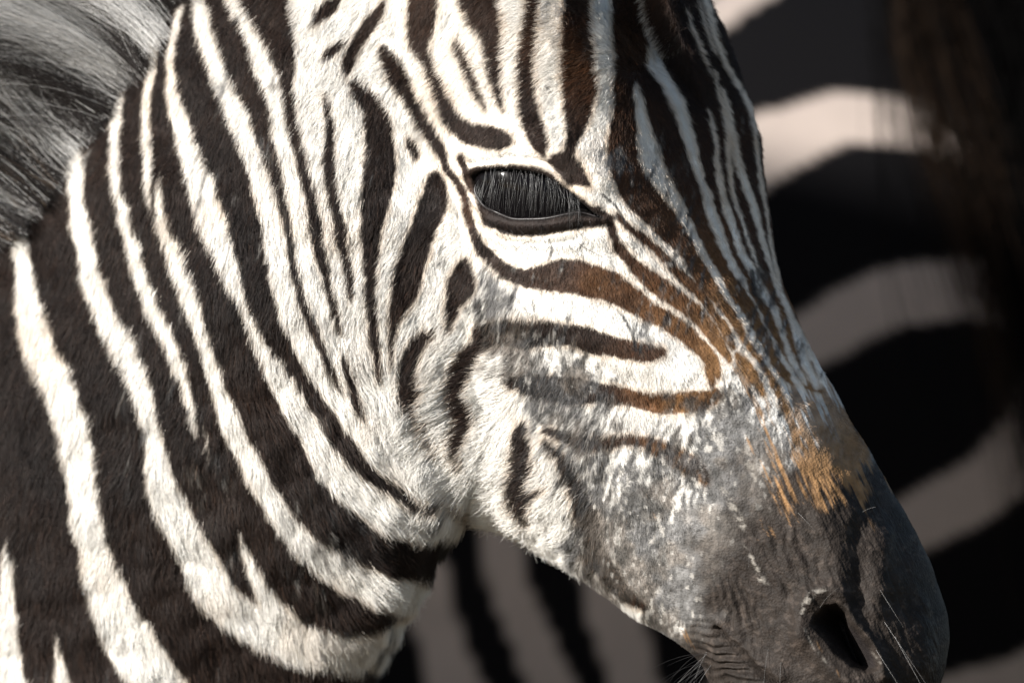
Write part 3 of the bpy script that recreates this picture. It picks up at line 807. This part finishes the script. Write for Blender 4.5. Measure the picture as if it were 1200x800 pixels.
for k, (v, f) in enumerate(parts):
    V.append(v); cols.append(stripes_simple(v, k))
    q = [a for a in f if len(a) == 4]; Fq.append(np.array(q) + off)
    off += len(v)
V = np.concatenate(V); cols = np.concatenate(cols); Fq = np.concatenate(Fq)

zebra = empty('zebra', (-.35, .25, 0), 'sunlit zebra turning its striped face with muddy cheek and brown nose', 'zebra')
body = mesh_obj('body', V, Fq, M_SKIN, zebra, cols)

# ------------------------------------------------------------------ eye, lashes
def frame_from(nv):
    nv = Vector(nv).normalized()
    right = Vector((0, 0, 1)).cross(nv); right = -right.normalized() if right.x < 0 else right.normalized()
    up = nv.cross(right); up = up if up.z > 0 else -up
    return np.array(right), np.array(up.normalized()), np.array(nv)

er, eu, en = frame_from((eye_n * .5 + np.array((0, -1, 0)) * .5))
tilt = math.radians(-20)
er2 = er * math.cos(tilt) + eu * math.sin(tilt); eu2 = -er * math.sin(tilt) + eu * math.cos(tilt)
ec = np.array(W(np.array(622.), np.array(229.), eye_p[1])) - en * .0215
nu, nv_ = 96, 64
vv = []
for i in range(nv_ + 1):
    th = math.pi * i / nv_
    for j in range(nu):
        a = 2 * math.pi * j / nu
        vv.append(ec + er2 * .0375 * math.sin(th) * math.cos(a) + eu2 * .0245 * math.sin(th) * math.sin(a) + en * .0200 * math.cos(th))
m, n, p = new_mat('eyeball')
p.inputs['Base Color'].default_value = (.004, .0035, .004, 1); p.inputs['Roughness'].default_value = .16; p.inputs['Specular IOR Level'].default_value = .03
p.inputs['Coat Weight'].default_value = .10; p.inputs['Coat Roughness'].default_value = .03
eye = mesh_obj('eye', np.array(vv), grid_faces(nv_ + 1, nu), m, zebra)

# wet rim of the lower lid
m, n, p = new_mat('wet_lid')
p.inputs['Base Color'].default_value = (.02, .017, .017, 1); p.inputs['Roughness'].default_value = .38; p.inputs['Specular IOR Level'].default_value = .35
def surf_y(Xq, Yq):
    d = (xh[:, :HN] - Xq) ** 2 + (yh[:, :HN] - Yq) ** 2 + 1e6 * (NH[:, :HN, 1] > 0.2)
    k = np.argmin(d)
    return PH[:, :HN].reshape(-1, 3)[k], NH[:, :HN].reshape(-1, 3)[k]
rim = [(556, 214), (559, 226), (568, 239), (582, 249), (600, 255), (620, 257), (642, 255), (662, 251), (680, 250), (700, 254)]
rp = []
for a, b in rim:
    q, nq = surf_y(a, b)
    s0, _ = surf_y(a + (622 - a) * -.06, b + 5)
    rp.append((q[0], min(q[1], s0[1] + .004) - .0005, q[2]))
v, f = tube(rp, [.0003] + [.0007] * 8 + [.0003], 12)
mesh_obj('lower_lid_rim', v, f, m, eye)

def strand(p0, d0, L, bend, k=6):
    t = np.linspace(0, 1, k)[:, None]
    return p0 + d0 * L * t + bend * L * t ** 2

def strands(name, items, r0, mat, parent, k=6):
    P = np.array([strand(np.array(a), np.array(b, float), c, np.array(d, float), k) for a, b, c, d, e in items])
    R = r0 * np.linspace(1, .25, k)[None, :] * np.ones((len(items), 1))
    return curves_obj(name, P, R, np.array([e for *_, e in items]), mat, parent)

M_LASH = mat_hair('lash_fibre', .35, .5)
up_line = catmull([(563, 205), (580, 203), (600, 203), (620, 205), (638, 210), (654, 219), (668, 230), (680, 240)], 320)
it = []
for k, (a, b) in enumerate(up_line):
    q, nq = surf_y(a, b - 4)
    s = rng.random()
    L = (.025 - .010 * abs(k / 320 - .42) * 1.6) * (.65 + .5 * s)
    p0 = np.array((q[0] + rng.normal(0, .0003), q[1] - .0012, q[2] + rng.normal(0, .0008)))
    g_ = .006 + .11 * rng.random() ** 4
    it.append((p0, (rng.normal(-.03, .17) + (a - 620) / 500, -.42 + rng.normal(0, .08), -.75), L, (rng.normal(0, .06), .28, -.28), (g_, g_ * .97, g_ * .95)))
strands('upper_lash', it, .00010, M_LASH, eye, 7)
it = []
for k in range(46):
    a, b = catmull([(572, 262), (600, 272), (640, 274), (690, 266)], 46)[k]
    q, nq = surf_y(a, b + rng.normal(0, 5))
    it.append((q - (0, .0004, 0), (rng.normal(-.1, .5), -.35, -.7), .006 + .014 * rng.random() ** 2, (rng.normal(0, .3), -.05, -.2 + rng.normal(0, .2)), (.02, .018, .018)))
strands('lower_lash', it, .00007, M_LASH, eye, 6)

# ------------------------------------------------------------------ coat hair
def sample_roots(P, Nn, dens, nn_ok):
    """area-weighted random points on the ring grid"""
    nr, nt = P.shape[:2]
    Pn = np.concatenate([P, P[:, :1]], 1)
    a = np.linalg.norm(np.cross(Pn[1:, :-1] - Pn[:-1, :-1], Pn[:-1, 1:] - Pn[:-1, :-1]), axis=-1)
    w = a * nn_ok[:-1]
    cnt = rng.poisson(w * dens)
    idx = np.repeat(np.arange(cnt.size), cnt.ravel())
    i, j = np.divmod(idx, nt)
    j2 = (j + 1) % nt
    fu = rng.random(len(i))[:, None]; fv = rng.random(len(i))[:, None]
    def bl(A):
        return (A[i, j] * (1 - fv) + A[i, j2] * fv) * (1 - fu) + (A[i + 1, j] * (1 - fv) + A[i + 1, j2] * fv) * fu
    p = bl(P); nv = bl(Nn); nv /= np.linalg.norm(nv, axis=-1, keepdims=True)
    return p, nv

def in_frame(P, Nn, buried):
    X, Y = lateral(P)
    ok = (X > -300) & (X < 1240) & (Y > -340) & (Y < 1050) & (Nn[..., 1] < .8)
    core = (X > -40) & (Y > -40) & (Y < 840)
    return ok * (~buried) * np.where(core, 1.0, .4)

DH2 = depth_map(np.stack([xh, yh, PH[..., 1]], -1), HN); DN2 = depth_map(np.stack([xn, yn_, PN[..., 1]], -1), NN)
bur_h = look(DN2, xh, yh) < PH[..., 1] - .014
bur_n = look(DH2, xn, yn_) < PN[..., 1] - .014
esd = np.full(xh.shape, -50.0); esd[:, :HN] = eye_sd
nsd = np.full(xh.shape, -50.0); nsd[:, :HN] = nos_sd
skin_full = f_skin(xh, yh)
dens_h = in_frame(PH, NH, bur_h) * (esd < -4) * (nsd < -3) * (1 - .1 * smooth(.5, 1.0, skin_full))
dens_n = in_frame(PN, NNm, bur_n)
DENS = 3.4e6
ph, nh = sample_roots(PH, NH, DENS, dens_h)
pn, nn2 = sample_roots(PN, NNm, DENS * .85, dens_n)
p = np.concatenate([ph, pn]); nv = np.concatenate([nh, nn2])
Xr, Yr = lateral(p)
N = len(p)
L = f_len(Xr, Yr) * .00078 * (0.65 + .6 * rng.random(N)) * (1 - .35 * smooth(.4, .8, f_grey(Xr, Yr)))
d2 = f_dir(Xr, Yr)
swirl = np.stack([fbm(Xr, Yr, 30, 901, 3) - .5, fbm(Xr, Yr, 30, 911, 3) - .5], -1) * .9
clump = np.stack([lattice_noise(Xr, Yr, 6, 921) - .5, lattice_noise(Xr, Yr, 6, 931) - .5], -1) * .34
d2 = d2 + swirl + clump + rng.normal(0, .14, (N, 2))
d3 = np.stack([d2[:, 0], np.zeros(N), -d2[:, 1]], -1)
d3 = d3 - nv * (d3 * nv).sum(-1, keepdims=True)
d3 /= np.linalg.norm(d3, axis=-1, keepdims=True) + 1e-9
lift = (.28 - .08 * smooth(480, 380, Xr) + .16 * rng.normal(size=N) + .3 * (lattice_noise(Xr, Yr, 12, 941) - .5))
lift = np.clip(lift + .25 * smooth(1.2, .0, np.abs(Yr - 60) / 100) * (Xr > 480), .1, 1.0)
short = smooth(3.5, 1.0, L * 1000)
KP = 4
t = np.linspace(0, 1, KP)
P = np.zeros((N, KP, 3), np.float32)
for k in range(KP):
    P[:, k] = p - nv * .0003 + d3 * (L * t[k])[:, None] + nv * (L * (lift * t[k] - .30 * lift * t[k] ** 2))[:, None] + rng.normal(0, .02, (N, 3)) * (L * t[k])[:, None]
R = (np.clip(.050 + .0045 * L * 1000, .045, .105) * .001)[:, None] * np.array([1, .95, .75, .3])
rnd = rng.normal(0, 1, (2, N))
Xm, Ym = lateral(P[:, 2] * .6 + P[:, 1] * .4)
cl = coat_color(Xm, Ym, 1.0, rnd)
var = np.clip(1 + rng.normal(0, .13, N), .6, 1.35)[:, None]
lum = cl.mean(-1, keepdims=True)
cl = cl * np.where(lum > .4, 1 + (var - 1) * .5, var)
cl = np.clip(cl, 0, .86)
# a few warm strands in the black
wk = (rng.random(N) < .10)[:, None] & (lum < .08)
cl = np.where(wk, cl * np.array((2.0, 1.6, 1.3)), cl)
curves_obj('coat', P, R, cl, M_HAIR, zebra)

# ------------------------------------------------------------------ mane
crest = catmull([(250, -60), (205, 0), (160, 62), (118, 120), (75, 175), (30, 235), (-30, 290), (-90, 340), (-160, 395), (-230, 440), (-310, 498), (-390, 550)], 400)
NM = 62000
tt = rng.random(NM)
ci = (tt * 399).astype(int)
cx = crest[ci, 0] + rng.normal(0, 10, NM); cy = crest[ci, 1] + rng.normal(0, 8, NM)
NL = 165
lr = np.random.default_rng(5)
lc = np.sort(lr.random(NL)); 
bx = crest[(lc * 399).astype(int)]
lock_pale = bilinear(SD, bx[:, 0] + 16, bx[:, 1] + 18) > -4
lock_pale = ((bx[:, 1] - 30 + 17) % 70) < 35
lock_pale ^= lr.random(NL) < .06
lock_dir = lr.normal(0, .15, NL); lock_b = lr.normal(0, .30, NL); lock_l = np.where(lock_pale, lr.uniform(.8, 1.25, NL), lr.uniform(.75, 1.15, NL)); lock_y = lr.normal(0, .25, NL)
li = lr.integers(0, NL, NM)
tt = np.clip(lc[li] + rng.normal(0, .009, NM), 0, 1)
ci = (tt * 399).astype(int)
cx = crest[ci, 0] + 8 + rng.normal(0, 9, NM); cy = crest[ci, 1] + 6 + rng.normal(0, 7, NM)
yb = .145 + .14 * tt + np.where(lock_pale, lr.normal(.008, .012, NL), lr.normal(-.004, .012, NL))[li] + rng.normal(0, .008, NM)
Lm = .15 * lock_l[li] * (.45 + .6 * rng.random(NM))
ang = math.radians(143) + lock_dir[li] + rng.normal(0, .08, NM)
base = np.stack([(cx - 600) * S, yb, (400 - cy) * S + Z0], -1)
dm = np.stack([np.cos(ang), lock_y[li] + .18 + rng.normal(0, .09, NM), np.sin(ang)], -1)
bend = np.stack([-.15 + .9 * lock_b[li], rng.normal(0, .1, NM), -.10 + .9 * lock_b[li]], -1) + rng.normal(0, .10, (NM, 3))
KM = 7
t = np.linspace(0, 1, KM)[None, :, None]
PM = base[:, None] + dm[:, None] * Lm[:, None, None] * t + bend[:, None] * Lm[:, None, None] * t ** 2
PM += np.sin(t * 9 + rng.random((NM, 1, 1)) * 6) * rng.normal(0, .0012, (NM, 1, 3)) * t
# the mane carries the neck's bands on: pale tufts over pale bands
grey = .62 + .24 * rng.random(NM)
cm = np.where((lock_pale[li] ^ (rng.random(NM) < .06))[:, None], np.stack([grey, grey * .985, grey * .96], -1), np.array((.02, .017, .016))[None] * (0.7 + .9 * rng.random((NM, 1))))
tip = (rng.random(NM) < .05) & (cx < 60)
cm[tip] = (.16, .11, .07)
curves_obj('mane', PM, np.ones((NM, 1)) * .00007 * np.linspace(1, .4, KM)[None], cm, M_HAIR, zebra)

# ------------------------------------------------------------------ whiskers
it = []
for k in range(22):
    a, b = 818 + rng.normal(0, 10), 772 + rng.normal(0, 10)
    q, nq = surf_y(max(a, 812 + rng.random() * 22), 765 + rng.random() * 25)
    it.append((q, (-.75 + rng.normal(0, .3), -.1 + rng.normal(0, .3), -.45 + rng.normal(0, .3)), .018 + .018 * rng.random(), (rng.normal(0, .15), 0, -.25), (.03, .028, .028)))
for a, b, dx, dz, L_ in ((1036, 728, .5, -.75, .05), (1048, 745, .45, -.85, .06), (1030, 690, .3, -.5, .03), (960, 712, .35, .65, .022), (1010, 600, .5, .4, .012),
                         (880, 640, -.2, -.6, .015), (935, 600, .5, -.5, .014), (1025, 760, .5, -.8, .05), (900, 760, -.2, -.9, .03), (915, 775, -.1, -.9, .03)):
    q, nq = surf_y(a, b)
    it.append((q, (dx, -.5, dz), L_, (.1, .1, -.15), (.10, .095, .09)))
for k in range(16):
    a, b = 545 + 70 * rng.random(), 292 + 10 * rng.random()
    q, nq = surf_y(560 + 130 * rng.random(), 283 + 14 * rng.random())
    it.append((q, (rng.normal(-.1, .5), -.45, -.7 + rng.normal(0, .2)), .008 + .012 * rng.random(), (rng.normal(0, .3), 0, -.1), (.03, .028, .03)))
strands('whisker', it, .00010, M_LASH, zebra, 8)

# ------------------------------------------------------------------ the second zebra behind
YB = .95                                   # depth of its near flank
SB = S * (CAM_D + YB) / CAM_D
a_ = [(700, 100, 40), (590, 230, 48), (510, 380, 46), (460, 500, 42)] + edges([(560, 440, 480), (640, 462, 505), (680, 472, 520), (720, 480, 530), (760, 488, 543), (800, 497, 557), (860, 512, 585), (1000, 560, 650), (1250, 660, 750)])
b_ = [(740, 300, 60), (660, 390, 56), (590, 470, 46)] + edges([(540, 530, 572), (606, 557, 600), (645, 565, 608), (683, 573, 618), (720, 585, 633), (760, 600, 650), (800, 617, 668), (860, 650, 700), (1000, 710, 780), (1250, 810, 890)])
c_ = [(800, 480, 60), (740, 540, 54), (704, 600, 50)] + edges([(640, 672, 722), (683, 683, 743), (733, 694, 757), (800, 713, 771), (870, 735, 800), (1000, 790, 870), (1250, 890, 980)])
pale_back = [a_, b_, c_,
    [(700, 100, 40), (780, 60, 46), (840, 10, 40), (880, -20, 40), (940, -55, 44), (1080, -90, 40), (1250, -100, 40)],
    [(740, 300, 60), (830, 225, 70), (895, 172, 80), (930, 157, 74), (985, 134, 61), (1020, 133, 58), (1060, 136, 54), (1100, 146, 54), (1160, 170, 54), (1260, 220, 50)],
    [(800, 480, 60), (880, 440, 60), (945, 403, 64), (980, 382, 68), (1020, 362, 70), (1060, 346, 70), (1110, 340, 68), (1150, 342, 66), (1230, 370, 60), (1290, 400, 50)],
    [(860, 820, 56), (900, 745, 58), (960, 690, 60), (1030, 645, 64), (1080, 612, 68), (1120, 592, 72), (1160, 568, 70), (1190, 535, 66), (1205, 490, 40), (1215, 430, 30), (1220, 380, 30)],
    [(980, 930, 54), (1040, 850, 50), (1120, 815, 44), (1200, 790, 44), (1260, 760, 44)],
    [(780, -250, 40), (860, -190, 44), (980, -190, 44), (1200, -230, 40)]]
for k in range(1, 9):
    pale_back.append([(470 - 112 * k, -330, 26), (420 - 112 * k, -100, 44), (360 - 108 * k, 200, 52), (345 - 105 * k, 560, 54), (375 - 105 * k, 700, 56), (412 - 105 * k, 800, 58), (500 - 105 * k, 1000, 66), (600 - 105 * k, 1250, 66)])
SDB = np.clip(stroke_sd(pale_back, pad=20), -16, 16)
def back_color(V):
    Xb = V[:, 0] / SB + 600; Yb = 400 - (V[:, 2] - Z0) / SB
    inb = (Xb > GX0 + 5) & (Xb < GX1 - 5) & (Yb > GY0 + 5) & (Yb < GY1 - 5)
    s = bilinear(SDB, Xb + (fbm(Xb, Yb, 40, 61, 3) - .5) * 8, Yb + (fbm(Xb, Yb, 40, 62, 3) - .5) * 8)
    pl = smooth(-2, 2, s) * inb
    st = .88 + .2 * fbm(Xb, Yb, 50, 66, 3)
    c = np.array((.27, .228, .203)) * (pl * st)[:, None] + np.array((.003, .0028, .0032)) * (1 - pl)[:, None]  # both tones darkened, putting the deep shade into the coat colour
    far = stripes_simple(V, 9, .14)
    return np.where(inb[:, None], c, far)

bz = empty('zebra', (-.1, YB + .55, 0), 'shaded zebra rump and flank standing behind the muddy-faced zebra', 'zebra')
axis = np.array((-.86, .51, 0.))
rump = np.array((.40, YB + .25, Z0 - .16))
pts = [rump - axis * .16 + (0, 0, -.06), rump - axis * .06, rump + axis * .18 + (0, 0, .02), rump + axis * .48, rump + axis * .85 + (0, 0, -.03), rump + axis * 1.15, rump + axis * 1.4 + (0, 0, .10), rump + axis * 1.62 + (0, 0, .34), rump + axis * 1.8 + (0, 0, .55)]
rad = [(.10, .10), (.30, .20), (.37, .25), (.37, .26), (.36, .26), (.33, .22), (.25, .15), (.18, .10), (.11, .08)]
bp_ = [tube(pts, rad, 640)]
# densify along the trunk
V0 = bp_[0][0].reshape(-1, 640, 3)
V0 = np.stack([catmull(V0[:, k], 420) for k in range(640)], 1)
bV = [V0.reshape(-1, 3)]; bF = [grid_faces(420, 640)]
off = len(bV[0])
sd2 = np.array((.51, .86, 0))
for q, hind in ((rump + axis * 0.04, 1), (rump + axis * 1.12, 0)):
    for sgn in (-1, 1):
        b = q + sd2 * sgn * .12
        x, y = b[0], b[1]
        o1 = axis * .05 if hind else axis * 0; o2 = -axis * .07 if hind else axis * 0
        v, f = tube([np.array((x, y, Z0 - .40)), np.array((x, y, .72)) + o1, np.array((x, y, .45)) + o2, (x, y, .22), (x, y, .07), (x + axis[0] * .03, y + axis[1] * .03, -.005)], [.17, .11, .05, .032, .038, .055], 24)
        bV.append(v); bF.append(np.array([a for a in f if len(a) == 4]) + off); off += len(v)
hd = rump + axis * 1.8 + (0, 0, .55)
v, f = tube([hd + (0.05, 0, .03), hd, hd + axis * .16 + (0, 0, -.10), hd + axis * .30 + (0, 0, -.24), hd + axis * .37 + (0, 0, -.32)], [(.09, .07), (.12, .09), (.095, .07), (.065, .055), (.05, .045)], 24)
bV.append(v); bF.append(np.array([a for a in f if len(a) == 4]) + off); off += len(v)
bV = np.concatenate(bV); bF = np.concatenate(bF)
m, n, p_ = new_mat('shade_darkened_coat')
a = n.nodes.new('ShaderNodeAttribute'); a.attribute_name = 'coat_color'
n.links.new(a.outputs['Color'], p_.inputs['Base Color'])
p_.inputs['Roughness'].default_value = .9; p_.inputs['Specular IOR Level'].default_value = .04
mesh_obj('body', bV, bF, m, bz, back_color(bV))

# tail: a hanging brush of dark hair
NT = 5000
tx = rng.normal(0.5, 1.1, NT); tx = np.where(np.abs(tx) > 2.8, rng.normal(.6, .6, NT), tx); u = rng.random(NT)
base = np.stack([(1100 - 600) * SB + tx * .020, YB - .07 + rng.normal(0, .02, NT), np.full(NT, Z0 + .30) + rng.normal(0, .05, NT)], -1)
KT = 8
t = np.linspace(0, 1, KT)
Lt = (.27 + .10 * u) * (.75 + .25 * smooth(-2.2, -.6, tx))
PT = np.zeros((NT, KT, 3))
for k in range(KT):
    PT[:, k, 0] = base[:, 0] + tx * .022 * t[k] + np.sin(t[k] * 3 + u * 9) * .008 * t[k] + .075 * t[k] + .006 * np.sin(t[k] * 5 + tx * 2) + .02 * t[k] ** 2
    PT[:, k, 1] = base[:, 1] + rng.normal(0, .004, NT) * t[k] - .03 * t[k]
    PT[:, k, 2] = base[:, 2] - Lt * t[k]
left = (tx < -1.1) & (tx > -1.7)
ct = np.where(left[:, None], np.array((.016, .010, .0065)), np.array((.0018, .0016, .0016))) * (.6 + .8 * rng.random((NT, 1)))
curves_obj('tail', PT, np.full((NT, KT), .0002), ct, mat_hair('tail_fibre', .8, .03), bz)

# ------------------------------------------------------------------ unseen tree, added only to shade the animal behind
hz = np.array((SUN_TO.x, SUN_TO.y, 0)); hz /= np.linalg.norm(hz)
px_ = np.array((-hz[1], hz[0], 0))
foot = hz * 4.6 - px_ * .90
foot[2] = 0
tree = empty('added_shade_tree', tuple(foot), 'unseen thick-trunked tree added to shade the zebra behind', 'tree')
m, n, p_ = new_mat('bark')
tcn = n.nodes.new('ShaderNodeTexCoord'); nz = n.nodes.new('ShaderNodeTexNoise'); nz.inputs['Scale'].default_value = 14; nz.inputs['Detail'].default_value = 8
mp = n.nodes.new('ShaderNodeMapping'); mp.inputs['Scale'].default_value = (1, 1, .2)
n.links.new(tcn.outputs['Object'], mp.inputs[0]); n.links.new(mp.outputs[0], nz.inputs['Vector'])
rp_ = n.nodes.new('ShaderNodeValToRGB'); rp_.color_ramp.elements[0].color = (.04, .03, .022, 1); rp_.color_ramp.elements[1].color = (.16, .12, .085, 1)
n.links.new(nz.outputs['Fac'], rp_.inputs[0]); n.links.new(rp_.outputs[0], p_.inputs['Base Color'])
bb = n.nodes.new('ShaderNodeBump'); bb.inputs['Distance'].default_value = .04; n.links.new(nz.outputs['Fac'], bb.inputs['Height']); n.links.new(bb.outputs[0], p_.inputs['Normal'])
p_.inputs['Roughness'].default_value = .9
M_BARK = m
def lumpy(v, amp, seed):
    return v + (np.stack([fbm(v[:, 2] * 10, v[:, 0] * 30, 6, seed, 3), fbm(v[:, 2] * 10, v[:, 1] * 30, 6, seed + 1, 3), np.full(len(v), .5)], -1) - .5) * amp
tp = [foot + (0, 0, -.1), foot + (0, 0, .5), foot + (.02, .02, 1.6), foot + (0, .0, 2.8), foot + (0, 0, 3.3), foot + (0, 0, 3.60)]  # added trunk, cut at this height so sun reaches the upper pale band
v, f = tube(tp, [.75, .58, .50, .48, .47, .44], 64)
mesh_obj('trunk', lumpy(v, .10, 3), f, M_BARK, tree)
m, n, p_ = new_mat('shade_tree_leaf'); p_.inputs['Base Color'].default_value = (.06, .085, .025, 1); p_.inputs['Roughness'].default_value = .6
lv = []
a0 = math.atan2(-px_[1], -px_[0])
for k in range(9):
    a = a0 + (k - 4) * .36
    e = foot + (1.9 * math.cos(a), 1.9 * math.sin(a), 6.1 + .3 * math.sin(3 * a))
    mid = foot + (.7 * math.cos(a), .7 * math.sin(a), 5.2)
    v, f = tube([foot - px_ * .30 + (0, 0, 3.3), mid - px_ * .15, e], [.15, .11, .03], 14)
    mesh_obj('limb', lumpy(v, .05, 20 + k), f, M_BARK, tree)
    c = rng.normal(0, 1, (900, 3)) * (.55, .55, .20) + e
    lv.append(c)
    lv.append(rng.normal(0, 1, (500, 3)) * (.6, .6, .2) + (foot + (1. * math.cos(a), 1. * math.sin(a), 6.2)))
lv = np.concatenate(lv)
q1 = rng.normal(0, 1, lv.shape); q1 /= np.linalg.norm(q1, axis=-1, keepdims=True)
q2 = np.cross(q1, rng.normal(0, 1, lv.shape)); q2 /= np.linalg.norm(q2, axis=-1, keepdims=True)
lq = np.stack([lv - q1 * .05, lv + q2 * .02, lv + q1 * .05, lv - q2 * .02], 1).reshape(-1, 3)
mesh_obj('crown', lq, np.arange(len(lq)).reshape(-1, 4), m, tree, smooth_shade=False)
